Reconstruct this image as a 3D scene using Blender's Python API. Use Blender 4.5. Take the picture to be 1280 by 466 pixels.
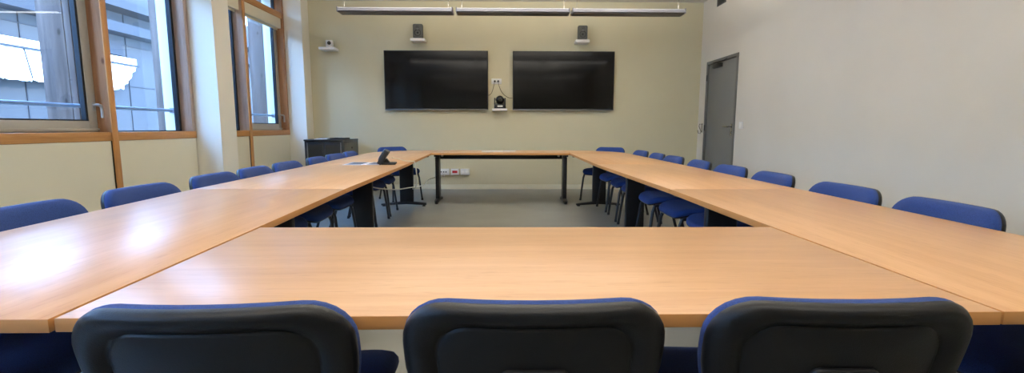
import bpy, bmesh, math, random
from mathutils import Vector, Matrix
random.seed(7)
PI = math.pi
for o in list(bpy.data.objects): bpy.data.objects.remove(o, do_unlink=True)
SC = bpy.context.scene
C = SC.collection

# ------------------------------------------------------------------ camera
CAM_H = 1.10
F_PX = 592.0
pit, yaw, rol = math.radians(7.1), math.radians(0.9), math.radians(0.11)
Fv = Vector((math.sin(yaw)*math.cos(pit), math.cos(yaw)*math.cos(pit), -math.sin(pit)))
Rv = Vector((math.cos(yaw), -math.sin(yaw), 0))
Uv = Rv.cross(Fv)
cr, sr = math.cos(rol), math.sin(rol)
R2 = Rv*cr + Uv*sr
U2 = Uv*cr - Rv*sr
cd = bpy.data.cameras.new('camera')
cam = bpy.data.objects.new('camera', cd); C.objects.link(cam)
M = Matrix((R2, U2, -Fv)).transposed().to_4x4()
M.translation = Vector((0, 0, CAM_H))
cam.matrix_world = M
cd.sensor_width = 36; cd.sensor_fit = 'HORIZONTAL'; cd.lens = F_PX/1280*36
cd.clip_start = 0.05; cd.clip_end = 300
SC.camera = cam

# ------------------------------------------------------------------ world, sun, exposure
SC.view_settings.view_transform = 'Standard'
SC.view_settings.look = 'None'
SC.view_settings.gamma = 1
SC.view_settings.use_curve_mapping = False
SC.view_settings.exposure = 0.10
w = bpy.data.worlds.new('sky'); SC.world = w; w.use_nodes = True
nt = w.node_tree; nt.nodes.clear()
wo = nt.nodes.new('ShaderNodeOutputWorld'); bg = nt.nodes.new('ShaderNodeBackground')
tc = nt.nodes.new('ShaderNodeTexCoord'); sx = nt.nodes.new('ShaderNodeSeparateXYZ')
rp = nt.nodes.new('ShaderNodeValToRGB')
nt.links.new(tc.outputs['Generated'], sx.inputs[0]); nt.links.new(sx.outputs['Z'], rp.inputs[0])
rp.color_ramp.elements[0].position = 0.0; rp.color_ramp.elements[0].color = (0.40, 0.62, 0.95, 1)
rp.color_ramp.elements[1].position = 0.7; rp.color_ramp.elements[1].color = (0.20, 0.44, 0.92, 1)
nt.links.new(rp.outputs[0], bg.inputs[0]); bg.inputs[1].default_value = 27.0
nt.links.new(bg.outputs[0], wo.inputs[0])
sl = bpy.data.lights.new('sun', 'SUN'); sl.energy = 6.0; sl.angle = math.radians(1.5); sl.color = (1, 0.95, 0.88)
so = bpy.data.objects.new('sun', sl); C.objects.link(so)
so.rotation_euler = Vector((-0.86, 0.22, -0.42)).to_track_quat('-Z', 'Y').to_euler()
so.location = (6, -2, 9)

LAMP_UP = 46.0        # watts of each pendant's upward light
LAMP_DOWN = 3.5
LAMP_COL = (1.0, 0.945, 0.865)

# ------------------------------------------------------------------ materials
MAT = {}
def s2l(c):
    return tuple(((v/255)/12.92 if v/255 <= 0.04045 else ((v/255+0.055)/1.055)**2.4) for v in c)
def mat(name, rgb, rough=0.6, metal=0.0, var=0.0, vscale=6.0, bump=0.0, bscale=60.0, spec=0.5, stretch=(1, 1, 1), rgb2=None, coat=0.0, sheen=0.0, detail=4):
    m = bpy.data.materials.new(name); m.use_nodes = True; t = m.node_tree
    p = t.nodes['Principled BSDF']; c = s2l(rgb)
    p.inputs['Roughness'].default_value = rough; p.inputs['Metallic'].default_value = metal
    p.inputs['Specular IOR Level'].default_value = spec
    p.inputs['Coat Weight'].default_value = coat; p.inputs['Coat Roughness'].default_value = 0.25
    if sheen: p.inputs['Sheen Weight'].default_value = sheen; p.inputs['Sheen Roughness'].default_value = 0.6
    tcn = t.nodes.new('ShaderNodeTexCoord'); mp = t.nodes.new('ShaderNodeMapping')
    mp.inputs['Scale'].default_value = stretch
    t.links.new(tcn.outputs['Object'], mp.inputs[0])
    n = t.nodes.new('ShaderNodeTexNoise'); n.inputs['Scale'].default_value = vscale; n.inputs['Detail'].default_value = detail
    t.links.new(mp.outputs[0], n.inputs['Vector'])
    r = t.nodes.new('ShaderNodeValToRGB')
    c2 = s2l(rgb2) if rgb2 else tuple(v*(1-var) for v in c)
    r.color_ramp.elements[0].position = 0.32; r.color_ramp.elements[0].color = (*c2, 1)
    r.color_ramp.elements[1].position = 0.66; r.color_ramp.elements[1].color = (*c, 1)
    t.links.new(n.outputs['Fac'], r.inputs[0]); t.links.new(r.outputs[0], p.inputs['Base Color'])
    if bump:
        n2 = t.nodes.new('ShaderNodeTexNoise'); n2.inputs['Scale'].default_value = bscale; n2.inputs['Detail'].default_value = 3
        t.links.new(mp.outputs[0], n2.inputs['Vector'])
        b = t.nodes.new('ShaderNodeBump'); b.inputs['Strength'].default_value = bump; b.inputs['Distance'].default_value = 0.002
        t.links.new(n2.outputs['Fac'], b.inputs['Height']); t.links.new(b.outputs[0], p.inputs['Normal'])
    MAT[name] = m
    return m
def wood(name, a, b, axis, rough, sc=1.0, knots=False, spec=0.5, mid=None):
    """wood with long fibres along axis"""
    m = bpy.data.materials.new(name); m.use_nodes = True; t = m.node_tree
    p = t.nodes['Principled BSDF']; p.inputs['Roughness'].default_value = rough; p.inputs['Specular IOR Level'].default_value = spec
    tcn = t.nodes.new('ShaderNodeTexCoord'); mp = t.nodes.new('ShaderNodeMapping')
    st = [1.0*sc]*3
    for i in range(3): st[i] = (0.9 if i == axis else 14.0)*sc
    mp.inputs['Scale'].default_value = st
    t.links.new(tcn.outputs['Object'], mp.inputs[0])
    n = t.nodes.new('ShaderNodeTexNoise'); n.inputs['Scale'].default_value = 1.6; n.inputs['Detail'].default_value = 7; n.inputs['Roughness'].default_value = 0.62
    n.inputs['Distortion'].default_value = 0.4
    t.links.new(mp.outputs[0], n.inputs['Vector'])
    r = t.nodes.new('ShaderNodeValToRGB')
    r.color_ramp.elements[0].position = 0.34; r.color_ramp.elements[0].color = (*s2l(b), 1)
    r.color_ramp.elements[1].position = 0.62; r.color_ramp.elements[1].color = (*s2l(a), 1)
    t.links.new(n.outputs['Fac'], r.inputs[0])
    # short dark pores
    mp2 = t.nodes.new('ShaderNodeMapping'); st2 = [0]*3
    for i in range(3): st2[i] = 14.0 if i == axis else 190.0
    mp2.inputs['Scale'].default_value = st2
    t.links.new(tcn.outputs['Object'], mp2.inputs[0])
    n2 = t.nodes.new('ShaderNodeTexNoise'); n2.inputs['Scale'].default_value = 1.0; n2.inputs['Detail'].default_value = 2
    t.links.new(mp2.outputs[0], n2.inputs['Vector'])
    r2 = t.nodes.new('ShaderNodeValToRGB'); r2.color_ramp.elements[0].position = 0.28; r2.color_ramp.elements[0].color = (0.72, 0.66, 0.6, 1)
    r2.color_ramp.elements[1].position = 0.40; r2.color_ramp.elements[1].color = (1, 1, 1, 1)
    t.links.new(n2.outputs['Fac'], r2.inputs[0])
    mx = t.nodes.new('ShaderNodeMix'); mx.data_type = 'RGBA'; mx.blend_type = 'MULTIPLY'; mx.inputs[0].default_value = 0.5
    t.links.new(r.outputs[0], mx.inputs[6]); t.links.new(r2.outputs[0], mx.inputs[7])
    last = mx.outputs[2]
    if knots:
        v = t.nodes.new('ShaderNodeTexVoronoi'); v.inputs['Scale'].default_value = 1.0
        mp3 = t.nodes.new('ShaderNodeMapping'); st3 = [0]*3
        for i in range(3): st3[i] = 3.0 if i == axis else 6.0
        mp3.inputs['Scale'].default_value = st3
        t.links.new(tcn.outputs['Object'], mp3.inputs[0]); t.links.new(mp3.outputs[0], v.inputs['Vector'])
        r3 = t.nodes.new('ShaderNodeValToRGB'); r3.color_ramp.elements[0].position = 0.05; r3.color_ramp.elements[0].color = (0.25, 0.16, 0.1, 1)
        r3.color_ramp.elements[1].position = 0.12; r3.color_ramp.elements[1].color = (1, 1, 1, 1)
        t.links.new(v.outputs['Distance'], r3.inputs[0])
        m2 = t.nodes.new('ShaderNodeMix'); m2.data_type = 'RGBA'; m2.blend_type = 'MULTIPLY'; m2.inputs[0].default_value = 0.8
        t.links.new(last, m2.inputs[6]); t.links.new(r3.outputs[0], m2.inputs[7]); last = m2.outputs[2]
    t.links.new(last, p.inputs['Base Color'])
    MAT[name] = m; return m

wood('beech_x', (205, 159, 113), (193, 145, 99), 0, 0.31, 0.8)
wood('beech_y', (205, 159, 113), (193, 145, 99), 1, 0.31, 0.8)
mat('edge_band', (196, 138, 78), 0.42, var=0.12, vscale=4, stretch=(1, 1, 12))
wood('pine_z', (172, 126, 88), (136, 96, 64), 2, 0.6, 0.6, True, 0.3)
wood('pine_daylit', (188, 164, 146), (158, 134, 118), 2, 0.65, 0.6, True, 0.3)  # same pine, cool daylight on the reveals painted in as greyer colour
wood('pine_trim', (204, 150, 92), (178, 124, 72), 2, 0.5, 0.7, False, 0.35)
wood('pine_y', (190, 138, 84), (162, 112, 62), 1, 0.5, 0.7, False, 0.35)
wood('grey_timber', (116, 98, 88), (84, 70, 62), 2, 0.75, 0.6, True, 0.2)
mat('wall_beige', (200, 192, 160), 0.85, var=0.04, vscale=1.6, bump=0.15, bscale=180)
mat('wall_white', (213, 207, 193), 0.85, var=0.05, vscale=1.1, bump=0.15, bscale=180)
mat('wall_cream', (238, 232, 214), 0.8, var=0.03, vscale=1.5, bump=0.1, bscale=150)
mat('panel_cream', (232, 224, 196), 0.6, var=0.03, vscale=1.5)
mat('ceiling_white', (214, 213, 208), 0.9, var=0.02, vscale=2, bump=0.1, bscale=120)
mat('lino', (122, 121, 112), 0.36, rgb2=(110, 109, 101), vscale=1.7, bump=0.03, bscale=40, detail=8)
mat('skirting', (222, 216, 190), 0.5, var=0.03)
mat('joint_dark', (60, 52, 42), 0.8)
mat('fabric_blue', (42, 70, 132), 0.95, rgb2=(28, 49, 100), vscale=420, bump=0.6, bscale=520, detail=2, spec=0.25, sheen=0.06)
mat('plastic_black', (18, 18, 19), 0.42, var=0.1, vscale=3, bump=0.25, bscale=420, spec=0.36)
mat('steel_black', (20, 20, 22), 0.4, var=0.1, vscale=5, spec=0.5)
mat('matte_black', (26, 27, 28), 0.7, var=0.1, vscale=8)
mat('screen', (4, 4, 5), 0.10, spec=0.3, var=0.1, vscale=1)
mat('bezel_silver', (120, 120, 122), 0.35, metal=0.7)
mat('alu_frame', (168, 164, 154), 0.45, metal=0.0, var=0.05, vscale=2)
mat('gasket', (10, 12, 16), 0.6)
mat('chrome', (190, 190, 190), 0.25, metal=1.0)
mat('handle_grey', (190, 190, 190), 0.35, metal=0.6)
mat('lamp_alu', (136, 136, 144), 0.4, metal=0.25)
mat('lamp_louvre', (84, 80, 76), 0.5, metal=0.3)
mat('white_plastic', (226, 226, 222), 0.45, var=0.02)
mat('white_paint', (240, 238, 232), 0.5, var=0.02)
mat('socket_red', (176, 30, 32), 0.45)
mat('hole_black', (12, 12, 12), 0.6)
mat('door_grey', (112, 113, 111), 0.5, var=0.03, vscale=2)
mat('door_frame_grey', (92, 92, 90), 0.5)
mat('blind_cream', (218, 208, 180), 0.75, var=0.04, vscale=3)
mat('rack_black', (20, 21, 24), 0.32, var=0.1, vscale=2, coat=0.2)
mat('rack_glass', (40, 42, 41), 0.2, spec=0.5, var=0.1)
mat('rack_grey', (82, 82, 78), 0.45, var=0.05)
mat('rack_rail', (120, 118, 112), 0.4, metal=0.5)
mat('paper', (232, 234, 238), 0.8, var=0.02)
mat('paper_print', (92, 96, 104), 0.8, var=0.25, vscale=40)
mat('cable_white', (214, 208, 190), 0.5)
mat('cable_dark', (52, 44, 38), 0.6)
mat('lens', (6, 7, 9), 0.08, spec=0.8)
mat('speaker_body', (66, 68, 64), 0.5, var=0.06)
mat('cone_black', (8, 8, 8), 0.5, spec=0.3)
mat('concrete', (60, 59, 58), 0.9, rgb2=(50, 50, 52), vscale=0.8, bump=0.3, bscale=20)
mat('concrete_dark', (42, 42, 45), 0.9, var=0.15, vscale=1.5)
mat('white_sheet', (250, 250, 250), 0.7)
mat('rail_steel', (150, 158, 170), 0.45, metal=0.2)
mat('paving', (70, 70, 68), 0.9, var=0.1)
mat('beige_plastic', (200, 192, 160), 0.5)
mat('roof_grey', (130, 130, 130), 0.9)
# window glass: plain clear pane, mostly transparent with a fresnel reflection
def glass():
    m = bpy.data.materials.new('window_glass'); m.use_nodes = True; t = m.node_tree; t.nodes.clear()
    o = t.nodes.new('ShaderNodeOutputMaterial'); a = t.nodes.new('ShaderNodeBsdfTransparent'); g = t.nodes.new('ShaderNodeBsdfGlossy')
    a.inputs[0].default_value = (0.9, 0.95, 1.0, 1); g.inputs['Roughness'].default_value = 0.02
    fr = t.nodes.new('ShaderNodeLayerWeight'); fr.inputs[0].default_value = 0.5
    pw = t.nodes.new('ShaderNodeMath'); pw.operation = 'POWER'; pw.inputs[1].default_value = 5.0
    ml = t.nodes.new('ShaderNodeMath'); ml.operation = 'MULTIPLY_ADD'; ml.inputs[1].default_value = 0.9; ml.inputs[2].default_value = 0.04
    t.links.new(fr.outputs['Facing'], pw.inputs[0]); t.links.new(pw.outputs[0], ml.inputs[0])
    mx = t.nodes.new('ShaderNodeMixShader')
    t.links.new(ml.outputs[0], mx.inputs[0]); t.links.new(a.outputs[0], mx.inputs[1]); t.links.new(g.outputs[0], mx.inputs[2]); t.links.new(mx.outputs[0], o.inputs[0])
    MAT['window_glass'] = m
glass()

# ------------------------------------------------------------------ helpers
def smooth(me, ang=40):
    for p in me.polygons: p.use_smooth = True
    me.set_sharp_from_angle(angle=math.radians(ang)) if hasattr(me, 'set_sharp_from_angle') else None
class MB:
    """collects shapes, then becomes ONE mesh object"""
    def __init__(s): s.bm = bmesh.new(); s.mi = 0
    def box(s, x0, x1, y0, y1, z0, z1, bev=0.0, seg=2):
        b = bmesh.new(); bmesh.ops.create_cube(b, size=1)
        for v in b.verts:
            v.co = Vector(((x0+x1)/2+v.co.x*(x1-x0), (y0+y1)/2+v.co.y*(y1-y0), (z0+z1)/2+v.co.z*(z1-z0)))
        if bev: bmesh.ops.bevel(b, geom=b.edges[:], offset=bev, segments=seg, affect='EDGES', profile=0.5)
        return s._add(b)
    def _add(s, b, mtx=None):
        if mtx: bmesh.ops.transform(b, matrix=mtx, verts=b.verts)
        for f in b.faces: f.material_index = s.mi
        me = bpy.data.meshes.new('t'); b.to_mesh(me); b.free(); s.bm.from_mesh(me); bpy.data.meshes.remove(me)
        return s
    def obox(s, size, mtx, bev=0.0, seg=2):
        b = bmesh.new(); bmesh.ops.create_cube(b, size=1)
        for v in b.verts: v.co = Vector((v.co.x*size[0], v.co.y*size[1], v.co.z*size[2]))
        if bev: bmesh.ops.bevel(b, geom=b.edges[:], offset=bev, segments=seg, affect='EDGES', profile=0.5)
        return s._add(b, mtx)
    def prism(s, pts, z0, z1, bev=0.0, seg=2, mtx=None, side_mi=None):
        b = bmesh.new()
        lo = [b.verts.new((p[0], p[1], z0)) for p in pts]; hi = [b.verts.new((p[0], p[1], z1)) for p in pts]
        n = len(pts); b.faces.new(lo[::-1]); b.faces.new(hi)
        for i in range(n): b.faces.new((lo[i], lo[(i+1) % n], hi[(i+1) % n], hi[i]))
        bmesh.ops.recalc_face_normals(b, faces=b.faces)
        if bev:
            ed = [e for e in b.edges if abs(e.verts[0].co.z-e.verts[1].co.z) < 1e-7]
            bmesh.ops.bevel(b, geom=ed, offset=bev, segments=seg, affect='EDGES', profile=0.5)
        for f in b.faces:
            f.normal_update()
        if side_mi is not None:
            me_idx = [(f, side_mi if abs(f.normal.z) < 0.6 else s.mi) for f in b.faces]
            if mtx: bmesh.ops.transform(b, matrix=mtx, verts=b.verts)
            for f, i in me_idx: f.material_index = i
            me = bpy.data.meshes.new('t'); b.to_mesh(me); b.free(); s.bm.from_mesh(me); bpy.data.meshes.remove(me)
            return s
        return s._add(b, mtx)
    def tube(s, pts, r, n=12, closed=False, flat=1.0, cap=True):
        pts = [Vector(p) for p in pts]; b = bmesh.new(); rings = []
        rr = r if isinstance(r, (list, tuple)) else [r]*len(pts)
        prev = None
        for i, p in enumerate(pts):
            a = pts[max(i-1, 0)]; c = pts[min(i+1, len(pts)-1)]
            t = (c-a).normalized()
            if prev is None:
                u = t.orthogonal().normalized() if abs(t.z) < 0.95 else Vector((1, 0, 0))
                u = (u - t*u.dot(t)).normalized()
            else:
                u = (prev - t*prev.dot(t)).normalized()
            prev = u; v = t.cross(u)
            rings.append([b.verts.new(p+(u*math.cos(2*PI*k/n)+v*math.sin(2*PI*k/n)*flat)*rr[i]) for k in range(n)])
        for i in range(len(rings)-1):
            for k in range(n): b.faces.new((rings[i][k], rings[i][(k+1) % n], rings[i+1][(k+1) % n], rings[i+1][k]))
        if cap: b.faces.new(rings[0][::-1]); b.faces.new(rings[-1])
        bmesh.ops.recalc_face_normals(b, faces=b.faces)
        return s._add(b)
    def cyl(s, p0, p1, r, n=20, r2=None):
        return s.tube([p0, p1], [r, r if r2 is None else r2], n)
    def lathe(s, prof, n=24, mtx=None):
        b = bmesh.new(); rings = []
        for (r, z) in prof:
            rings.append([b.verts.new((max(r, 1e-4)*math.cos(2*PI*k/n), max(r, 1e-4)*math.sin(2*PI*k/n), z)) for k in range(n)])
        for i in range(len(rings)-1):
            for k in range(n): b.faces.new((rings[i][k], rings[i][(k+1) % n], rings[i+1][(k+1) % n], rings[i+1][k]))
        b.faces.new(rings[0][::-1]); b.faces.new(rings[-1])
        bmesh.ops.recalc_face_normals(b, faces=b.faces)
        return s._add(b, mtx)
    def rings(s, rings, cap=True):
        b = bmesh.new(); R = [[b.verts.new(p) for p in r] for r in rings]; n = len(R[0])
        for i in range(len(R)-1):
            for k in range(n): b.faces.new((R[i][k], R[i][(k+1) % n], R[i+1][(k+1) % n], R[i+1][k]))
        if cap: b.faces.new(R[0][::-1]); b.faces.new(R[-1])
        bmesh.ops.recalc_face_normals(b, faces=b.faces)
        return s._add(b)
    def build(s, name, m, parent=None, loc=None, sm=True, ang=40):
        me = bpy.data.meshes.new(name); s.bm.to_mesh(me); s.bm.free()
        for k in (m if isinstance(m, (list, tuple)) else [m]): me.materials.append(MAT[k])
        if sm: smooth(me, ang)
        o = bpy.data.objects.new(name, me); C.objects.link(o)
        if parent: o.parent = parent
        if loc: o.location = loc
        return o
def empty(name, label, cat, loc=(0, 0, 0), rz=0, group=None):
    o = bpy.data.objects.new(name, None); C.objects.link(o); o.location = loc; o.rotation_euler = (0, 0, rz)
    o.empty_display_size = 0.1
    return tag(o, label, cat, group)
def tag(o, label, cat, group=None):
    o['label'] = label; o['category'] = cat
    if group: o['group'] = group
    return o
def struct(o): o['kind'] = 'structure'; return o
def copy_tree(o, parent=None):
    c = o.copy(); C.objects.link(c)
    if parent: c.parent = parent
    for ch in list(o.children): copy_tree(ch, c)
    return c

# ------------------------------------------------------------------ room shell
XW, XG, XC = -3.65, -3.785, -3.36      # inner panel plane, glass plane, inner face of the columns
XR, YB, YF, ZC = 3.44, 8.45, -2.6, 3.24
SILL = 1.05
struct(MB().box(-3.9, XR+0.3, YF-0.2, YB+0.3, -0.12, 0).build('floor', 'lino', sm=False))
struct(MB().box(-4.1, XR+0.3, YF-0.2, YB+0.3, ZC, ZC+0.2).build('ceiling', 'ceiling_white', sm=False))
struct(MB().box(-4.1, XR+0.3, YB, YB+0.2, 0, ZC).build('wall_back', 'wall_beige', sm=False))
struct(MB().box(-4.1, XR+0.3, YF-0.2, YF, 0, ZC).build('wall_rear', 'wall_white', sm=False))
DY0, DY1, DZ = 7.08, 8.17, 2.20        # doorway in the right wall
b = MB(); b.box(XR, XR+0.2, YF, DY0, 0, ZC); b.box(XR, XR+0.2, DY1, YB, 0, ZC); b.box(XR, XR+0.2, DY0, DY1, DZ, ZC)
struct(b.build('wall_right', 'wall_white', sm=False))
b = MB(); b.box(XC, XR, YB-0.012, YB, 0, 0.085, 0.003)
struct(b.build('baseboard_back', 'skirting', sm=False))
b = MB(); b.box(XR-0.012, XR, YF, DY0-0.03, 0, 0.085, 0.003); b.box(XR-0.012, XR, DY1+0.03, YB-0.012, 0, 0.085, 0.003)
struct(b.build('baseboard_right', 'skirting', sm=False))

# left side: bays between columns
BAYS = [(-1.95, 0.25), (0.52, 2.72), (2.99, 5.70), (6.03, 8.16)]
COLS = [(-2.22, -1.95), (0.25, 0.52), (2.72, 2.99), (5.70, 6.03), (8.16, 8.45)]
b = MB()
for (a, c) in COLS: b.box(-4.0, XC, a, c, 0, ZC)
b.box(-4.0, XC, YF, -2.22, 0, ZC)
struct(b.build('wall_left', 'wall_cream', sm=False))
b = MB()
for (a, c) in BAYS:
    b.box(XG-0.08, XW-0.012, a, c, 0, SILL-0.08)
struct(b.build('wall_left_backing', 'joint_dark', sm=False)); 
MULL = 0.06
blind_proto = None
for i, (a, c) in enumerate(BAYS):
    m0 = (a+c)/2 - 0.13 if i == 2 else (a+c)/2 - 0.16
    if i == 2: m0 = 4.47
    if i == 3: m0 = 6.86
    m1 = m0 + MULL
    # cream panels under the sill
    b = MB()
    b.box(XW-0.012, XW, a+0.008, m0-0.002, 0.0, SILL-0.082, 0.002, 1)
    b.box(XW-0.012, XW, m1+0.002, c-0.012, 0.0, SILL-0.082, 0.002, 1)
    struct(b.build('wall_left_panel', 'panel_cream', sm=False))
    # wooden frame of the bay
    win = empty('window_%d' % (i+1), 'timber framed window bay', 'window'); win['kind'] = 'structure'
    for k in ('label', 'category'): del win[k]
    b = MB(); b.box(XG-0.04, XW+0.006, a, c, SILL-0.08, SILL, 0.004)
    b.build('window_sill', 'pine_y', win, ang=30)
    b = MB(); b.box(XG-0.04, XW+0.002, a, a+0.07, SILL, ZC, 0.003); b.build('jamb', 'pine_z', win, ang=30)
    b = MB(); b.box(XG-0.04, XW+0.002, c-0.06, c, SILL, ZC, 0.003); b.build('jamb', 'pine_daylit' if i in (0, 2) else 'pine_z', win, ang=30)
    b = MB(); b.box(XG-0.04, XW+0.01, m0, m1, SILL, ZC, 0.003); b.build('mullion', 'pine_z' if i in (0, 2) else 'pine_daylit', win, ang=30)
    b = MB(); b.box(XW+0.011, XW+0.024, m0-0.002, m1+0.002, 0.0, ZC, 0.002); b.build('batten', 'pine_trim', win, ang=30)
    for (p, q) in ((a+0.07, m0), (m1, c-0.06)):
        b = MB(); b.box(XG-0.04, XW-0.005, p, q, 2.86, 2.95, 0.003); b.build('transom_beam', 'pine_y', win, ang=30)
        b = MB(); b.box(XG-0.003, XG+0.003, p+0.02, q-0.02, 2.97, ZC-0.02); b.build('pane', 'window_glass', win, sm=False)
        b = MB()
        for (y0, y1, z0, z1) in ((p, p+0.02, 2.95, ZC), (q-0.02, q, 2.95, ZC), (p+0.02, q-0.02, 2.95, 2.97), (p+0.02, q-0.02, ZC-0.02, ZC)): b.box(XG-0.02, XG+0.02, y0, y1, z0, z1)
        b.build('gasket', 'gasket', win, sm=False)
    # casement (opening light) and fixed light
    cas = (a+0.07, m0) if i in (0, 2) else (m1, c-0.06)
    fix = (m1, c-0.06) if i in (0, 2) else (a+0.07, m0)
    p, q = cas
    b = MB(); fw = 0.085; z0, z1 = SILL, 2.86
    b.box(XG-0.03, XG+0.03, p, p+fw, z0, z1, 0.004); b.box(XG-0.03, XG+0.03, q-fw, q, z0, z1, 0.004)
    b.box(XG-0.03, XG+0.03, p+fw, q-fw, z0, z0+0.10, 0.004); b.box(XG-0.03, XG+0.03, p+fw, q-fw, z1-fw, z1, 0.004)
    b.box(XG+0.02, XG+0.045, p, q, z0+0.012, z0+0.035, 0.003)
    cf = b.build('casement_frame', 'alu_frame', win, ang=30)
    b = MB(); g = 0.022
    b.box(XG-0.02, XG+0.022, p+fw, p+fw+g, z0+0.10, z1-fw); b.box(XG-0.02, XG+0.022, q-fw-g, q-fw, z0+0.10, z1-fw)
    b.box(XG-0.02, XG+0.022, p+fw+g, q-fw-g, z0+0.10, z0+0.10+0.012)
    b.build('gasket', 'gasket', win, sm=False)
    b = MB(); b.box(XG-0.003, XG+0.003, p+fw+g, q-fw-g, z0+0.112, z1-fw); b.build('pane', 'window_glass', win, sm=False)
    b = MB(); hy = q-0.03
    b.box(XG+0.03, XG+0.04, hy-0.014, hy+0.014, 1.24, 1.32, 0.003)
    b.tube([(XG+0.04, hy, 1.295), (XG+0.062, hy, 1.298), (XG+0.078, hy+0.004, 1.296), (XG+0.082, hy+0.02, 1.29), (XG+0.082, hy+0.028, 1.27), (XG+0.082, hy+0.028, 1.18)], 0.013, 10)
    b.build('window_handle', 'handle_grey', win)
    p, q = fix
    b = MB()
    b.box(XG-0.02, XG+0.02, p, p+0.02, z0, z1); b.box(XG-0.03, XG+0.02, q-0.05, q-0.028, z0, z1); b.box(XG-0.02, XG+0.01, q-0.02, q, z0, z1)
    b.box(XG-0.02, XG+0.02, p+0.02, q-0.05, z0, z0+0.012)
    b.build('gasket', 'gasket', win, sm=False)
    b = MB(); b.box(XG-0.003, XG+0.003, p+0.02, q-0.05, z0+0.012, z1); b.build('pane', 'window_glass', win, sm=False)
    # roller blinds, fully rolled up
    for (p, q) in ((a+0.075, m0-0.005), (m1+0.005, c-0.065)):
        b = MB(); b.box(XW-0.10, XW-0.02, p, q, 2.70, 2.86, 0.008)
        nb = 'right' if p > m0 else 'left'
        t = b.build('roller_blind', 'blind_cream', ang=30)
        t['group'] = 'rolled-up blinds on the windows'
        where = {3: 'far window bay by the TV wall', 2: 'big near window bay', 1: 'window bay beside the camera', 0: 'rearmost window bay'}[i]
        tag(t, 'cream rolled-up blind box over the %s pane, %s' % ('far' if nb == 'right' else 'near', where), 'blind')
        bb = MB(); bb.box(XW-0.085, XW-0.075, p+0.012, q-0.012, 2.672, 2.70, 0.003); bb.build('bottom_bar', 'blind_cream', t)

# ------------------------------------------------------------------ outside
struct(MB().box(-14, -4.0, -6, 34, -0.6, -0.3).build('ground', 'paving', sm=False))
b = MB(); b.box(-9.4, -9.0, -4, 34, -0.3, 4.6)
fac = b.build('facing_building', 'concrete', sm=False)
tag(fac, 'grey concrete building with panel joints seen through the windows', 'building')
b = MB()
for z in (0.5, 1.55, 2.05, 3.0, 3.9): b.box(-9.0, -8.985, -4, 34, z, z+0.02)
for k in range(30): b.box(-9.0, -8.985, -3.3+k*1.25, -3.28+k*1.25, -0.3, 4.6)
b.build('panel_joints', 'concrete_dark', fac, sm=False)
b = MB(); b.box(-9.1, -8.6, -4, 34, 3.20, 3.42); b.box(-9.1, -8.5, -4, 34, 3.72, 3.9); b.build('eaves_beam', 'concrete_dark', fac, sm=False)
b = MB(); b.box(-8.99, -8.9, 10.6, 11.5, 2.74, 3.05); b.build('dark_recess', 'concrete_dark', fac, sm=False)
# white corrugated awning on the facing building
aw = empty('awning', 'white sunlit corrugated awning fixed to the concrete building outside', 'awning', (-8.9, 0, 0))
b = MB(); n = 200
y0, y1 = 3.5, 11.8
top = []; bot = []
bm = b.bm
for k in range(n+1):
    y = y0+(y1-y0)*k/n; wv = 0.02*math.sin(k*PI/2)
    end = min(1.0, (y1-y)/0.62)
    zt = 2.53; zb = 2.50-0.58*end + 0.05*random.random()
    top.append(bm.verts.new((0.05+wv, y, zt))); bot.append(bm.verts.new((0.10*end+0.05+wv, y, zb)))
for k in range(n): bm.faces.new((top[k], top[k+1], bot[k+1], bot[k]))
sh = b.build('sheet', 'white_sheet', aw, sm=False)
sm_ = sh.modifiers.new('thick', 'SOLIDIFY'); sm_.thickness = 0.012
b = MB(); b.box(-0.02, 0.06, y0, y1, 2.55, 2.70, 0.01)
b.build('top_flashing', 'white_sheet', aw, sm=False)
b = MB(); b.box(0.05, 0.12, y0, y1, 2.515, 2.553)
for yy in (7.4, 9.05, 10.7): b.tube([(0.10, yy, 2.53), (0.20, yy, 1.98)], 0.012, 6)
b.build('support_bar', 'concrete_dark', aw, sm=False)
for k, (y, lab) in enumerate(((3.05, 'weathered timber post outside, just before the near window bay'), (4.62, 'weathered timber post outside behind the big opening pane of the near window bay'), (6.05, 'weathered timber post outside behind the fixed pane of the near window bay'), (7.05, 'weathered timber post outside behind the near pane of the far window bay'), (8.3, 'weathered timber post outside behind the opening pane of the far window bay'))):
    b = MB(); b.box(-0.10, 0.14, -0.05, 0.05, -0.3, ZC+0.3, 0.006); b.box(0.14, 0.20, -0.045, 0.045, -0.3, ZC+0.3, 0.004)
    o = b.build('timber_post', 'grey_timber', ang=30); o.location = (-4.2, y, 0)
    tag(o, lab, 'post', 'timber posts outside the windows')
    bb = MB(); bb.box(-0.16, 0.16, -0.06, 0.06, -0.3, -0.22, 0.004); bb.build('post_base', 'rail_steel', o)
for k, (a, c) in enumerate(BAYS):
    b = MB(); b.tube([(XG-0.13, a, 1.29), (XG-0.13, c, 1.29)], 0.018, 12)
    b.box(XG-0.15, XG-0.04, a+0.0, a+0.012, 1.26, 1.32); b.box(XG-0.15, XG-0.04, c-0.012, c, 1.26, 1.32)
    o = b.build('guard_rail', 'rail_steel')
    tag(o, 'blue grey tubular guard rail outside the %s window bay' % ('rearmost', 'second', 'big near', 'far')[k], 'railing', 'guard rails outside the windows')

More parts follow.
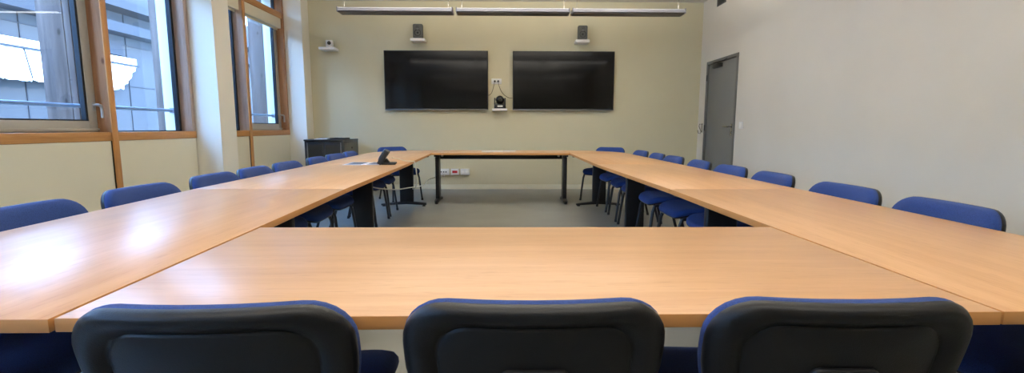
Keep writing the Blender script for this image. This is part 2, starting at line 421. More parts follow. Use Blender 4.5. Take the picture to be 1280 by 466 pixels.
# ------------------------------------------------------------------ ceiling pendants
def pendant(x0, x1, y, z, label):
    L = x1-x0
    t = empty('pendant_light', label, 'pendant light', ((x0+x1)/2, y, z), 0, 'linear pendant lights under the ceiling')
    h = L/2
    b = MB(); b.prism([(-0.10, 0.0), (-0.085, 0.035), (-0.05, 0.052), (0.05, 0.052), (0.085, 0.035), (0.10, 0.0)], -h, h, mtx=Matrix(((0, 0, 1, 0), (1, 0, 0, 0), (0, 1, 0, 0), (0, 0, 0, 1))))
    b.build('housing', 'lamp_alu', t, ang=25)
    b = MB(); b.box(-h+0.01, h-0.01, -0.085, 0.085, -0.014, -0.001)
    b.build('louvre', 'lamp_louvre', t, sm=False)
    for s in (-1, 1):
        b = MB(); b.box(s*h-0.006 if s > 0 else -h-0.006, s*h+0.006 if s > 0 else -h+0.006, -0.10, 0.10, -0.012, 0.05, 0.003); b.build('end_cap', 'lamp_alu', t)
    for xx in ([-h+0.06, h-0.06]):
        b = MB(); b.cyl((xx, 0, 0.05), (xx+0.01, 0, ZC-z), 0.0022, 6)
        b.build('suspension_cable', 'lamp_louvre', t)
    for nm, en, zz, rx in (('uplight', LAMP_UP, 0.06, PI), ('downlight', LAMP_DOWN, -0.02, 0)):
        ld = bpy.data.lights.new(nm, 'AREA'); ld.shape = 'RECTANGLE'; ld.size = L*0.94; ld.size_y = 0.09; ld.energy = en; ld.color = LAMP_COL
        lo = bpy.data.objects.new(nm, ld); C.objects.link(lo); lo.parent = t; lo.location = (0, 0, zz); lo.rotation_euler = (rx, 0, 0)
    return t
rows = [(6.2, 2.53, ['long grey pendant light nearest the window side, in front of the TV wall', 'long grey pendant light in the middle, in front of the TV wall', 'long grey pendant light nearest the door, in front of the TV wall']),
        (3.1, 2.53, ['long grey pendant light overhead on the window side', 'long grey pendant light overhead in the middle', 'long grey pendant light overhead on the blank wall side']),
        (0.0, 2.53, ['long grey pendant light behind the camera on the window side', 'long grey pendant light behind the camera in the middle', 'long grey pendant light behind the camera on the blank wall side'])]
for y, z, labs in rows:
    for (x0, x1), lb in zip(((-2.07, -0.65), (-0.60, 0.81), (0.85, 2.26)), labs): pendant(x0, x1, y, z, lb)

# ------------------------------------------------------------------ tables
TT, TH = 0.74, 0.028
def tabletop(t, pts, grain):
    cx = sum(p[0] for p in pts)/len(pts); 
    b = MB(); b.mi = 0; b.prism(pts, TT-TH, TT, 0.0022, 2, side_mi=1)
    return b.build('tabletop', ['beech_'+grain, 'edge_band'], t, ang=30)
def pedestal(t, x, y, along, foot, panel=0.19):
    """steel pedestal: wide cable column, arched foot with pads, top bracket. along: axis of foot; foot=(from,to) offsets"""
    f0, f1 = foot
    rot = Matrix.Translation((x, y, 0)) @ (Matrix.Identity(4) if along == 'x' else Matrix.Rotation(PI/2, 4, 'Z'))
    g = bpy.data.objects.new('pedestal', None)
    b = MB()
    b.obox((panel, 0.055, TT-TH-0.04-0.045), rot @ Matrix.Translation((0, 0, (TT-TH-0.04+0.045)/2)), 0.012, 3)
    col = b.build('leg', 'steel_black', t)
    b = MB(); N = 14; rg = []
    for k in range(N+1):
        u = k/N; xx = f0+(f1-f0)*u
        e = abs(2*((xx-f0)/(f1-f0))-1)
        mid = max(0.0, 1-abs(xx)/max(abs(f0), abs(f1)))
        zt = 0.036+0.042*mid; zb = 0.014+0.018*mid; wy = 0.030 if 0 < k < N else 0.018
        rg.append([rot @ Vector((xx, yy, zz)) for (yy, zz) in ((-wy, zb), (wy, zb), (wy, zt-0.008), (wy*0.55, zt), (-wy*0.55, zt), (-wy, zt-0.008))])
    b.rings(rg); b.build('foot', 'steel_black', col, ang=50)
    for xx in (f0+0.035, f1-0.035):
        b = MB(); b.lathe([(0.022, 0), (0.026, 0.006), (0.014, 0.014), (0.010, 0.026)], 14, rot @ Matrix.Translation((xx, 0, 0)))
        b.build('levelling_pad', 'matte_black', col)
    b = MB(); b.obox((abs(f1-f0)*0.9, 0.05, 0.03), rot @ Matrix.Translation(((f0+f1)/2, 0, TT-TH-0.015)), 0.004); b.obox((0.12, 0.05, 0.03), rot @ Matrix.Translation((0, 0, TT-TH-0.04)), 0.004)
    b.build('top_bracket', 'steel_black', t)
def beam(t, p0, p1, h=0.05, w=0.04):
    p0, p1 = Vector(p0), Vector(p1); d = p1-p0; L = d.length; a = math.atan2(d.y, d.x)
    b = MB(); b.obox((L, w, h), Matrix.Translation((p0+p1)/2) @ Matrix.Rotation(a, 4, 'Z'), 0.003); b.build('beam', 'steel_black', t)
G = 'beech conference tables pushed into a ring'
# front table
t = empty('conference_table', 'beech conference table nearest the camera, behind the three chair backs', 'table', group=G)
tabletop(t, [(-0.853, 0.872), (0.985, 0.885), (0.977, 1.692), (-0.885, 1.695)], 'x')
pedestal(t, -0.80, 1.40, 'y', (-0.42, 0.26)); pedestal(t, 0.90, 1.40, 'y', (-0.42, 0.26)); beam(t, (-0.76, 1.42, 0.675), (0.86, 1.42, 0.675))
# side tables: (inner x at y0, inner x at y1, outer x at y0, outer x at y1, y0, y1)
LT = [(-0.861, -0.938, -1.690, -1.815, 0.868, 2.775), (-0.938, -0.966, -1.815, -1.862, 2.780, 4.675), (-0.966, -1.035, -1.862, -1.925, 4.680, 6.655)]
RT = [(0.991, 0.978, 1.757, 1.752, 0.886, 2.775), (0.978, 0.912, 1.752, 1.750, 2.780, 4.675), (0.912, 0.925, 1.750, 1.745, 4.680, 6.655)]
names = {('L', 0): 'beech side table nearest the camera on the window side', ('L', 1): 'middle beech side table on the window side, third of the way to the TVs',
         ('L', 2): 'beech side table on the window side with the white papers end, next to the far corner', ('R', 0): 'beech side table nearest the camera along the blank right wall',
         ('R', 1): 'middle beech side table along the blank right wall', ('R', 2): 'farthest straight beech side table on the right wall side'}
names[('L', 1)] = 'middle beech side table on the window side, with papers and phone on it'
names[('L', 2)] = 'farthest straight beech side table on the window side'
PED = {('L', 0): [0.97], ('L', 1): [2.80], ('L', 2): [4.73, 6.60], ('R', 0): [0.98], ('R', 1): [2.85], ('R', 2): [4.77, 6.60]}
PED[('L', 1)] = [2.83, 4.56]; PED[('L', 2)] = [6.60]
for sd, TS in (('L', LT), ('R', RT)):
    s = -1 if sd == 'L' else 1
    for k, (i0, i1, o0, o1, y0, y1) in enumerate(TS):
        t = empty('conference_table', names[(sd, k)], 'table', group=G)
        tabletop(t, [(i0, y0), (o0, y0), (o1, y1), (i1, y1)] if s > 0 else [(o0, y0), (i0, y0), (i1, y1), (o1, y1)], 'y')
        for py in PED[(sd, k)]:
            xm = 1.33 if s > 0 else -1.37
            pedestal(t, xm, py, 'x', (-0.32, 0.30) if s > 0 else (-0.36, 0.27))
        bx = 1.33 if s > 0 else -1.37
        beam(t, (bx, y0+0.03, 0.685), (bx, y1-0.03, 0.685), 0.04)
# far table and rounded corner pieces
t = empty('conference_table', 'beech conference table farthest away, across under the TVs', 'table', group=G)
tabletop(t, [(-1.032, 6.70), (0.922, 6.68), (0.922, 7.53), (-1.032, 7.55)], 'x')
pedestal(t, -0.985, 7.00, 'y', (-0.25, 0.32)); pedestal(t, 0.885, 6.98, 'y', (-0.25, 0.32))
b = MB(); b.box(-0.955, 0.855, 7.02, 7.05, 0.635, 0.712, 0.004); b.build('modesty_beam', 'steel_black', t)
for xx in (-0.92, 0.80):
    b = MB(); b.box(xx-0.014, xx+0.014, 6.985, 7.02, 0.67, 0.705, 0.003); o = b.build('clip', 'white_plastic', t); o['label'] = 'white plastic clip'
for s, cxx, wx, lab in ((-1, -1.037, 0.885, 'beech corner table with rounded outer corner, on the window side'), (1, 0.927, 0.818, 'beech corner table with rounded outer corner, on the door side')):
    t = empty('corner_table', lab, 'table', group='rounded corner tables')
    pts = [(cxx, 6.66)]; N = 20; e = 2/2.2
    for k in range(N+1):
        a = PI/2*k/N
        pts.append((cxx+s*wx*math.cos(a)**e, 6.66+0.87*math.sin(a)**e))
    if s < 0: pts = pts[::-1]
    tabletop(t, pts, 'y')
    beam(t, (cxx+s*0.05, 6.72, 0.695), (cxx+s*0.45, 7.05, 0.695), 0.03)

# ------------------------------------------------------------------ chairs
def rrect(hw, hh, r, n=7, sq=1.0, taper=0.0, cy=0.0):
    """rounded rectangle outline, ccw; taper narrows towards negative y"""
    pts = []
    for (sx_, sy_, a0) in ((1, -1, -PI/2), (1, 1, 0), (-1, 1, PI/2), (-1, -1, PI)):
        for k in range(n+1):
            a = a0+PI/2*k/n
            pts.append([sx_*(hw-r)+r*math.cos(a), sy_*(hh-r)+r*math.sin(a)])
    out = []
    for i in range(len(pts)):                     # subdivide straight runs
        p, q = pts[i], pts[(i+1) % len(pts)]
        d = math.hypot(q[0]-p[0], q[1]-p[1]); m = 6 if d > r*0.8 else 1
        for k in range(m): out.append([p[0]+(q[0]-p[0])*k/m, p[1]+(q[1]-p[1])*k/m])
    for p in out: p[0] *= 1-taper*max(0, (0.25*hh-p[1])/(1.25*hh))**1.3
    return out
BH, BW, BZ = 0.168, 0.243, 0.627           # half height, half width, centre height of the backrest
TILT = math.radians(12)
def back_map(x, v, d):
    """x across, v up (from centre), d forward (towards the sitter)"""
    y = -0.262 + 0.55*x*x + d - math.tan(TILT)*(v)*1.0 - 0.25*v*v
    return Vector((x, y, BZ+v+0.02*d))
def back_surface(bm_b, prof, base, front):
    rings = [[back_map(p[0]*s_, p[1]*s_, d) for p in base] for (s_, d) in prof]
    bm_b.rings(rings)
def make_chair():
    t = empty('visitor_chair', '', 'chair')
    base = rrect(BW, BH, 0.085, 7, taper=0.20)
    b = MB(); back_surface(b, [(1.0, 0.004), (1.005, 0.010), (1.005, 0.016), (0.99, 0.028), (0.95, 0.040), (0.8, 0.044), (0.5, 0.046), (0.2, 0.046), (0.02, 0.046)], base, True)
    bk = b.build('backrest', 'fabric_blue', t, ang=60)
    b = MB(); back_surface(b, [(0.995, 0.010), (1.003, 0.003), (0.998, -0.008), (0.975, -0.018), (0.93, -0.024), (0.86, -0.024), (0.80, -0.020), (0.765, -0.012), (0.74, -0.009), (0.725, -0.012), (0.70, -0.014), (0.4, -0.015), (0.02, -0.015)], base, False)
    shl = b.build('back_shell', 'plastic_black', t, ang=60)
    # raised cover plate low on the shell
    b = MB(); plate = rrect(0.062, 0.055, 0.016, 4)
    rings = [[back_map(p[0]*s_, p[1]*s_-0.014, d) for p in plate] for (s_, d) in ((1.0, -0.010), (1.0, -0.020), (0.95, -0.024), (0.5, -0.024), (0.05, -0.024))]
    b.rings(rings); b.build('cover_plate', 'plastic_black', shl, ang=50)
    # seat
    sb = rrect(0.235, 0.225, 0.085, 7, taper=0.10)
    def sm(p, s_, z):
        x, y = p[0]*s_, p[1]*s_
        drop = 0.030*max(0, (y-0.10)/0.125)**2 - 0.010*max(0, (-y-0.1)/0.125)
        return Vector((x, y+0.03, z-drop+0.12*x*x))
    b = MB(); b.rings([[sm(p, s_, z) for p in sb] for (s_, z) in ((0.97, 0.424), (1.0, 0.430), (1.015, 0.442), (1.01, 0.456), (0.975, 0.469), (0.9, 0.476), (0.6, 0.476), (0.3, 0.473), (0.02, 0.472))])
    b.build('seat', 'fabric_blue', t, ang=60)
    b = MB(); b.rings([[sm(p, s_, z) for p in sb] for (s_, z) in ((0.98, 0.432), (0.985, 0.422), (0.95, 0.412), (0.8, 0.406), (0.4, 0.405), (0.02, 0.405))])
    b.build('seat_shell', 'plastic_black', t, ang=60)
    for s in (-1, 1):
        b = MB(); b.tube([(s*0.205, 0.20, 0.395), (s*0.212, 0.222, 0.34), (s*0.235, 0.262, 0.012)], 0.0150, 12, flat=0.8); lg = b.build('leg', 'steel_black', t)
        b = MB(); b.cyl((s*0.2355, 0.263, 0.0), (s*0.234, 0.260, 0.03), 0.0155, 12); b.build('foot_cap', 'matte_black', lg)
        b = MB(); b.tube([(s*0.195, -0.12, 0.395), (s*0.205, -0.15, 0.34), (s*0.235, -0.235, 0.012)], 0.0150, 12, flat=0.8); lg = b.build('leg', 'steel_black', t)
        b = MB(); b.cyl((s*0.2355, -0.236, 0.0), (s*0.234, -0.232, 0.03), 0.0155, 12); b.build('foot_cap', 'matte_black', lg)
        b = MB(); b.tube([(s*0.20, -0.10, 0.398), (s*0.203, -0.20, 0.402), (s*0.203, -0.245, 0.425), (s*0.20, -0.257, 0.48), (s*0.175, -0.238, 0.57)], 0.0125, 10, flat=0.8); b.build('back_bracket', 'steel_black', t)
    b = MB(); b.tube([(-0.195, -0.12, 0.392), (-0.205, 0.20, 0.392)], 0.011, 8); b.tube([(0.195, -0.12, 0.392), (0.205, 0.20, 0.392)], 0.011, 8)
    b.tube([(-0.205, 0.14, 0.388), (0.205, 0.14, 0.388)], 0.011, 8); b.tube([(-0.195, -0.10, 0.388), (0.195, -0.10, 0.388)], 0.011, 8)
    b.build('seat_frame', 'steel_black', t)
    return t
first = make_chair(); used = [False]
def chair(x, y, deg, label, group):
    o = first if not used[0] else copy_tree(first)
    used[0] = True
    o.location = (x, y, 0); o.rotation_euler = (0, 0, math.radians(deg)); o['label'] = label; o['group'] = group
    return o
gn = 'chairs with their backs to the camera'
chair(-0.527, 1.075, 2.5, 'blue chair with black plastic back in the foreground, left of three', gn)
chair(0.055, 1.09, 0, 'blue chair with black plastic back in the foreground, middle of three', gn)
chair(0.625, 1.09, -1, 'blue chair with black plastic back in the foreground, right of three', gn)
gl = 'blue chairs along the window side'
Ls = [(1.27, 0, 'blue chair under the nearest end of the window side table, back out of frame'),
      (1.86, 1, 'largest blue chair back at the left edge of the photo, below the big window'),
      (2.46, -2, 'blue chair below the wooden mullion batten of the near window, second visible from the left'),
      (3.11, 0, 'blue chair in front of the white column between the windows, window side'),
      (3.64, 2, 'blue chair on window side just past the column, fourth from the left'),
      (4.19, -1, 'blue chair on window side below the far window, fifth from the left'),
      (4.90, 2, 'blue chair on window side in front of the left door of the black cabinet'),
      (5.45, -3, 'blue chair on window side in front of the right door of the black cabinet'),
      (6.03, 2, 'farthest blue chair of the window side row, in front of the cabinet side')]
for y, dg, lb in Ls:
    xo = 1.60 + 0.018*(y-1.2)
    if y < 1.5: xo -= 0.12
    chair(-xo, y, -90+dg, lb, gl)
gr = 'blue chairs along the blank right wall'
Rs = [(1.27, 0, 'blue chair under the nearest end of the right side table, back out of frame'),
      (1.92, -1, 'largest blue chair back at the right edge of the photo, by the blank wall'),
      (2.50, 2, 'blue chair by the blank right wall, second visible from the right edge'),
      (3.20, -2, 'blue chair by the right wall, third visible from the right edge'),
      (3.80, 1, 'blue chair by the right wall just right of the grey door'),
      (4.43, -2, 'blue chair whose back stands right in front of the grey door'),
      (5.10, 2, 'blue chair right of the TVs just left of the grey door, touching the next back'),
      (5.68, -2, 'second farthest blue chair of the right side row, in front of the beige wall'),
      (6.34, 3, 'farthest blue chair of the right side row, smallest back')]
for y, dg, lb in Rs:
    chair(1.575+0.0*(y-1), y, 90+dg, lb, gr)
gf = 'blue chairs behind the far rounded corners'
chair(-1.60, 7.23, -143, 'blue chair turned in at the far rounded corner, right of the black cabinet', gf)
chair(1.50, 7.20, 143, 'blue chair turned in at the far rounded corner, below the right TV', gf)

# ------------------------------------------------------------------ TVs and the things on the back wall
def tv(x0, x1, z0, z1, label):
    t = empty('television', label, 'television', ((x0+x1)/2, YB, z0), 0, 'large wall mounted screens')
    hw = (x1-x0)/2; h = z1-z0; t.location.y -= 0.014
    b = MB(); b.box(-hw, hw, -0.065, -0.03, 0, h, 0.004); b.box(-hw*0.6, hw*0.6, -0.03, 0, h*0.2, h*0.8, 0.005); b.build('casing', 'matte_black', t)
    b = MB(); b.box(-hw+0.014, hw-0.014, -0.068, -0.066, 0.022, h-0.014); b.build('screen', 'screen', t, sm=False)
    b = MB()
    b.box(-hw-0.002, hw+0.002, -0.069, -0.045, -0.006, 0.008, 0.002); b.build('lower_trim', 'bezel_silver', t)
    b = MB(); b.box(-0.05, 0.05, -0.072, -0.06, -0.012, 0.010, 0.002); b.build('badge', 'bezel_silver', t)
tv(-2.075, -0.285, 1.405, 2.408, 'large black television on the beige wall, left of two')
tv(0.14, 1.905, 1.405, 2.405, 'large black television on the beige wall, right of two')

def shelf(x0, x1, z, label, dep=0.24, th=0.045):
    b = MB(); b.box(-(x1-x0)/2, (x1-x0)/2, -dep, 0, -th, 0, 0.003)
    o = b.build('wall_shelf', 'white_paint', ang=30); o.location = ((x0+x1)/2, YB, z); tag(o, label, 'shelf', 'small white wall shelves')
    return o
shelf(-3.12, -2.86, 2.435, 'small white wall shelf holding the small white camera, left of the TVs', 0.24, 0.04)
shelf(-1.585, -1.345, 2.585, 'small white wall shelf holding the speaker above the left TV')
shelf(1.205, 1.435, 2.575, 'small white wall shelf holding the speaker above the right TV')
shelf(-0.215, 0.045, 1.425, 'small white wall shelf holding the black camera between the TVs', 0.18, 0.035)

def speaker(x, z, rz, label):
    t = empty('loudspeaker', label, 'loudspeaker', (x, YB-0.135, z), rz, 'black loudspeakers above the TVs')
    b = MB(); N = 4
    out = rrect(0.082, 0.118, 0.024, 6)
    b.rings([[Vector((p[0]*s_, y, p[1]*s_+0.122)) for p in out] for (s_, y) in ((0.80, 0.085), (0.93, 0.06), (1.0, 0.01), (1.0, -0.05), (0.97, -0.068), (0.93, -0.075))])
    b.build('cabinet', 'speaker_body', t, ang=40)
    for (r, zz, nm) in ((0.050, 0.092, 'woofer'), (0.024, 0.185, 'tweeter')):
        mtx = Matrix.Translation((0, -0.076, zz)) @ Matrix.Rotation(PI/2, 4, 'X')
        b = MB(); b.lathe([(r*1.12, -0.002), (r*1.12, 0.003), (r*0.98, 0.004), (r*0.9, -0.001), (r*0.35, -0.0015), (r*0.3, 0.006), (r*0.1, 0.009)], 24, mtx); b.build(nm, 'cone_black', t)
    b = MB(); b.box(-0.018, 0.018, -0.081, -0.074, 0.150, 0.158); b.build('badge', 'bezel_silver', t)
speaker(-1.465, 2.585, 0.03, 'black loudspeaker on the white shelf above the left TV')
speaker(1.325, 2.575, -0.03, 'black loudspeaker on the white shelf above the right TV')

# white box camera left
t = empty('wall_camera', 'small white cube camera with black lens on the leftmost wall shelf', 'camera', (-2.955, YB-0.17, 2.435), 0.1)
b = MB(); b.box(-0.052, 0.052, -0.05, 0.05, 0.006, 0.115, 0.008, 3); b.box(-0.03, 0.03, -0.03, 0.03, 0, 0.008); b.build('housing', 'white_plastic', t)
b = MB(); b.lathe([(0.030, -0.002), (0.030, 0.008), (0.022, 0.012), (0.004, 0.009)], 20, Matrix.Translation((0.005, -0.050, 0.066)) @ Matrix.Rotation(PI/2, 4, 'X')); b.build('lens', 'lens', t)

# black PTZ camera
t = empty('conference_camera', 'black pan tilt conference camera on the shelf between the two TVs', 'camera', (-0.082, YB-0.09, 1.425), 0.05)
b = MB(); b.rings([[Vector((p[0], p[1], z)) for p in rrect(w_, d_, 0.03, 5)] for (w_, d_, z) in ((0.100, 0.065, 0), (0.102, 0.068, 0.03), (0.095, 0.062, 0.075), (0.07, 0.05, 0.082))]); b.build('base', 'plastic_black', t)
for s in (-1, 1):
    b = MB(); b.prism([(-0.045, 0.06), (0.045, 0.06), (0.04, 0.15), (0.022, 0.185), (-0.022, 0.185), (-0.04, 0.15)], s*0.088-0.012, s*0.088+0.012, 0.004, mtx=Matrix(((0, 0, 1, 0), (1, 0, 0, 0), (0, 1, 0, 0), (0, 0, 0, 1)))); b.build('yoke_arm', 'plastic_black', t)
b = MB(); b.lathe([(0.001, -0.07), (0.045, -0.058), (0.070, -0.02), (0.074, 0.0), (0.070, 0.025), (0.052, 0.048), (0.045, 0.062), (0.040, 0.066)], 24, Matrix.Translation((0, 0, 0.150)) @ Matrix.Rotation(PI/2, 4, 'X')); hd = b.build('camera_head', 'plastic_black', t)
b = MB(); b.lathe([(0.034, 0.06), (0.034, 0.068), (0.026, 0.070), (0.004, 0.066)], 20, Matrix.Translation((0, 0, 0.150)) @ Matrix.Rotation(PI/2, 4, 'X')); b.build('lens', 'lens', hd)
b = MB(); b.box(-0.045, 0.045, -0.071, -0.062, 0.028, 0.052, 0.002); b.build('front_label', 'white_plastic', t)

# double socket between the TVs with two cables
t = empty('wall_socket', 'white double wall socket with two plugs between the TVs', 'socket', (-0.142, YB, 1.85))
b = MB(); b.box(-0.088, 0.088, -0.016, 0, 0.0, 0.095, 0.004); b.build('plate', 'white_plastic', t)
for xx in (-0.03, 0.03):
    b = MB(); b.cyl((xx, -0.014, 0.05), (xx, -0.045, 0.046), 0.019, 16, 0.016); b.build('plug', 'hole_black', t)
def cable(pts, r, m, label, name='cable'):
    P = [Vector(p) for p in pts]; out = []
    for i in range(len(P)-1):
        p0 = P[max(i-1, 0)]; p1 = P[i]; p2 = P[i+1]; p3 = P[min(i+2, len(P)-1)]
        for k in range(8):
            u = k/8
            out.append(0.5*((2*p1)+(p2-p0)*u+(2*p0-5*p1+4*p2-p3)*u*u+(3*p1-p0-3*p2+p3)*u**3))
    out.append(P[-1])
    o = MB().tube(out, r, 8).build(name, m)
    return tag(o, label, 'cable')
yy = YB-0.05
cable([(-0.174, yy, 1.895), (-0.185, yy+0.005, 1.84), (-0.205, yy+0.03, 1.76), (-0.235, yy+0.042, 1.69), (-0.282, yy+0.042, 1.655)], 0.0045, 'cable_dark', 'thin dark cable from the wall socket down to the left TV')
cable([(-0.110, yy, 1.895), (-0.10, yy+0.005, 1.83), (-0.06, yy+0.03, 1.73), (0.0, yy+0.042, 1.66), (0.07, yy+0.042, 1.62), (0.137, yy+0.042, 1.612)], 0.0045, 'cable_dark', 'thin dark cable from the wall socket down to the right TV')

# low sockets
def gang(x0, x1, label, kind):
    t = empty('floor_socket', label, 'socket', ((x0+x1)/2, YB, 0.262), 0, 'low white socket boxes on the back wall'); h = (x1-x0)/2
    t.name = 'wall_outlet'
    b = MB(); b.box(-h, h, -0.05, 0, 0, 0.105, 0.005); b.build('box', 'white_plastic', t)
    if kind == 'wide':
        b = MB(); b.box(-h+0.015, -h+0.06, -0.053, -0.048, 0.03, 0.075, 0.003); b.build('red_socket', 'socket_red', t)
        for k in range(3):
            b = MB(); xx = -h+0.10+k*0.042
            b.box(xx-0.012, xx+0.012, -0.053, -0.049, 0.043, 0.062, 0.003); b.build('data_port', 'hole_black', t)
    elif kind == 'red':
        b = MB(); b.box(-0.045, 0.045, -0.053, -0.048, 0.032, 0.075, 0.003); b.build('red_socket', 'socket_red', t)
        b = MB(); b.cyl((-0.022, -0.0515, 0.054), (-0.022, -0.0545, 0.054), 0.014, 14); b.cyl((0.022, -0.0515, 0.054), (0.022, -0.0545, 0.054), 0.014, 14); b.build('socket_hole', 'socket_red', t)
    else:
        for k in (-1, 1):
            b = MB(); b.box(k*0.036-0.026, k*0.036+0.026, -0.054, -0.048, 0.028, 0.078, 0.003); b.build('blank_insert', 'white_paint', t)
gang(-1.225, -0.985, 'wide white low wall socket box with data ports and a red end', 'wide')
gang(-0.955, -0.815, 'low white wall socket box with a red socket in its middle', 'red')
gang(-0.785, -0.625, 'low white wall socket box all white, rightmost of the three', 'blank')
b = MB(); b.lathe([(0.055, 0), (0.055, 0.006), (0.030, 0.012), (0.024, 0.034), (0.030, 0.042), (0.026, 0.050), (0.006, 0.052)], 20, Matrix.Rotation(PI/2, 4, 'X'))
o = b.build('door_stop', 'beige_plastic'); o.location = (1.885, YB-0.012, 0.045); tag(o, 'small round beige door stop low on the back wall, under the right tables', 'door stop')

# ------------------------------------------------------------------ right wall things
d = empty('door_1', '', 'door'); d['kind'] = 'structure'; del d['label']; del d['category']
b = MB()
b.box(XR-0.015, XR+0.10, DY0, DY0+0.05, 0, DZ, 0.003); b.box(XR-0.015, XR+0.10, DY1-0.05, DY1, 0, DZ, 0.003); b.box(XR-0.015, XR+0.10, DY0+0.05, DY1-0.05, DZ-0.05, DZ, 0.003)
b.build('door_frame', 'door_frame_grey', d)
b = MB(); b.box(XR+0.012, XR+0.055, DY0+0.052, DY1-0.052, 0.008, DZ-0.052, 0.002); b.build('door_leaf', 'door_grey', d)
b = MB(); b.box(XR-0.035, XR+0.014, 7.62, 7.90, DZ-0.135, DZ-0.075, 0.006)
b.tube([(XR-0.03, 7.70, DZ-0.07), (XR-0.07, 7.78, DZ-0.06), (XR-0.03, 7.50, DZ-0.055), (XR-0.012, 7.42, DZ-0.03)], 0.008, 8)
b.build('door_closer', 'steel_black', d)
b = MB(); hy = DY0+0.13
b.box(XR+0.004, XR+0.013, hy-0.02, hy+0.02, 0.98, 1.16, 0.003)
b.tube([(XR+0.01, hy, 1.12), (XR-0.045, hy, 1.12), (XR-0.055, hy+0.02, 1.12), (XR-0.055, hy+0.14, 1.12)], 0.010, 10)
b.build('door_handle', 'chrome', d)
b = MB(); b.cyl((XR+0.005, hy, 1.03), (XR-0.004, hy, 1.03), 0.014, 14); b.build('lock_cylinder', 'chrome', d)
for zz in (0.25, 1.1, 1.93):
    b = MB(); b.cyl((XR-0.022, DY1-0.052, zz-0.05), (XR-0.022, DY1-0.052, zz+0.05), 0.009, 10); b.build('hinge', 'steel_black', d)
t = empty('light_switch', 'white light switch on the right wall beside the grey door', 'switch', (XR, 6.89, 1.09))
b = MB(); b.box(-0.010, 0, -0.055, 0.055, 0, 0.10, 0.003); b.build('plate', 'white_plastic', t)
b = MB(); b.box(-0.015, -0.009, -0.03, 0.03, 0.018, 0.082, 0.002); b.build('rocker', 'white_paint', t)
b = MB(); b.tube([(XR-0.003, 8.26, 1.16), (XR-0.05, 8.26, 1.165), (XR-0.055, 8.26, 1.12), (XR-0.02, 8.26, 1.04), (XR-0.03, 8.25, 1.0), (XR-0.075, 8.24, 1.01), (XR-0.085, 8.24, 1.06)], 0.006, 8)
b.box(XR-0.006, XR, 8.24, 8.28, 1.02, 1.18, 0.002)
tag(b.build('coat_hook', 'chrome'), 'thin metal hook on the white wall left of the grey door', 'hook')
t = empty('air_vent', 'dark ventilation grille high on the right wall above the door', 'vent', (XR, 7.75, 3.04))
b = MB(); b.box(-0.012, 0, -0.15, 0.15, 0, 0.014); b.box(-0.012, 0, -0.15, 0.15, 0.136, 0.15); b.box(-0.012, 0, -0.15, -0.136, 0.014, 0.136); b.box(-0.012, 0, 0.136, 0.15, 0.014, 0.136); b.build('frame', 'door_frame_grey', t, sm=False)
b = MB(); b.box(-0.003, -0.001, -0.136, 0.136, 0.014, 0.136); b.build('duct_opening', 'hole_black', t, sm=False)
b = MB()
for k in range(6): b.obox((0.014, 0.27, 0.002), Matrix.Translation((-0.009, 0, 0.026+k*0.02)) @ Matrix.Rotation(0.7, 4, 'Y'))
b.build('slats', 'door_frame_grey', t, sm=False)

# ------------------------------------------------------------------ rack cabinet
t = empty('rack_cabinet', 'black low equipment cabinet with glass doors in the far left corner', 'cabinet', (-2.88, 7.98, 0))
hw, y0, y1, zt = 0.31, -0.36, 0.40, 0.905
b = MB(); b.box(-hw, hw, y0, y1, 0.03, zt-0.03, 0.006); b.build('body', 'rack_black', t, ang=30)
b = MB(); b.box(-hw-0.005, hw+0.005, y0-0.02, y1, zt-0.03, zt, 0.008); b.build('top_panel', 'rack_black', t, ang=30)
b = MB(); b.box(hw, hw+0.006, y0+0.06, y1-0.05, 0.07, zt-0.06, 0.003); sp = b.build('side_panel', 'rack_grey', t, ang=30); sp['label'] = 'grey side panel with a round lock'
b = MB(); b.cyl((hw+0.004, 0.03, 0.76), (hw+0.014, 0.03, 0.76), 0.016, 16); b.build('lock', 'hole_black', sp)
for (a, c) in ((-hw+0.045, 0.0), (0.008, hw-0.03)):
    b = MB(); b.box(a, c, y0-0.018, y0, 0.06, zt-0.05, 0.004); dr = b.build('door', 'rack_black', t, ang=30)
    b = MB(); b.box(a+0.022, c-0.018, y0-0.021, y0-0.017, 0.10, zt-0.085); b.build('door_glass', 'rack_glass', dr, sm=False)
    hx = a+0.008 if a < 0 else c-0.008
    b = MB(); b.box(hx-0.007, hx+0.007, y0-0.024, y0-0.017, 0.06, zt-0.05, 0.002); b.build('door_rail', 'rack_rail', dr)
for sx_ in (-1, 1):
    for yk in (y0+0.06, y1-0.06):
        b = MB(); b.cyl((sx_*(hw-0.06), yk, 0), (sx_*(hw-0.06), yk, 0.032), 0.022, 12); b.build('foot', 'matte_black', t)
b = MB(); b.box(-0.10, 0.10, -0.14, 0.12, 0, 0.006); b.box(-0.10, 0.10, -0.14, 0.12, 0.006, 0.011)
o = b.build('document', 'paper', sm=False); o.location = (-2.97, 7.80, 0.905); o.rotation_euler = (0, 0, 0.2); tag(o, 'white sheets lying on the black cabinet', 'document')
b = MB(); b.box(-0.13, 0.13, -0.1, 0.1, 0, 0.022, 0.004)
o = b.build('equipment_box', 'matte_black', ang=30); o.location = (-2.72, 7.90, 0.905); o.rotation_euler = (0, 0, -0.1); tag(o, 'flat black device lying on the right of the black cabinet top', 'device')
bb = MB(); bb.box(-0.03, 0.03, -0.103, -0.099, 0.008, 0.014); bb.build('front_display', 'rack_glass', o)
b = MB(); b.prism([(-0.09, -0.06), (0.07, -0.07), (0.09, 0.06), (-0.06, 0.07)], 0, 0.014, 0.003)
o = b.build('folder', 'matte_black', ang=30); o.location = (-3.03, 8.08, 0.905); tag(o, 'dark flat folder on the cabinet top behind the sheets', 'folder')

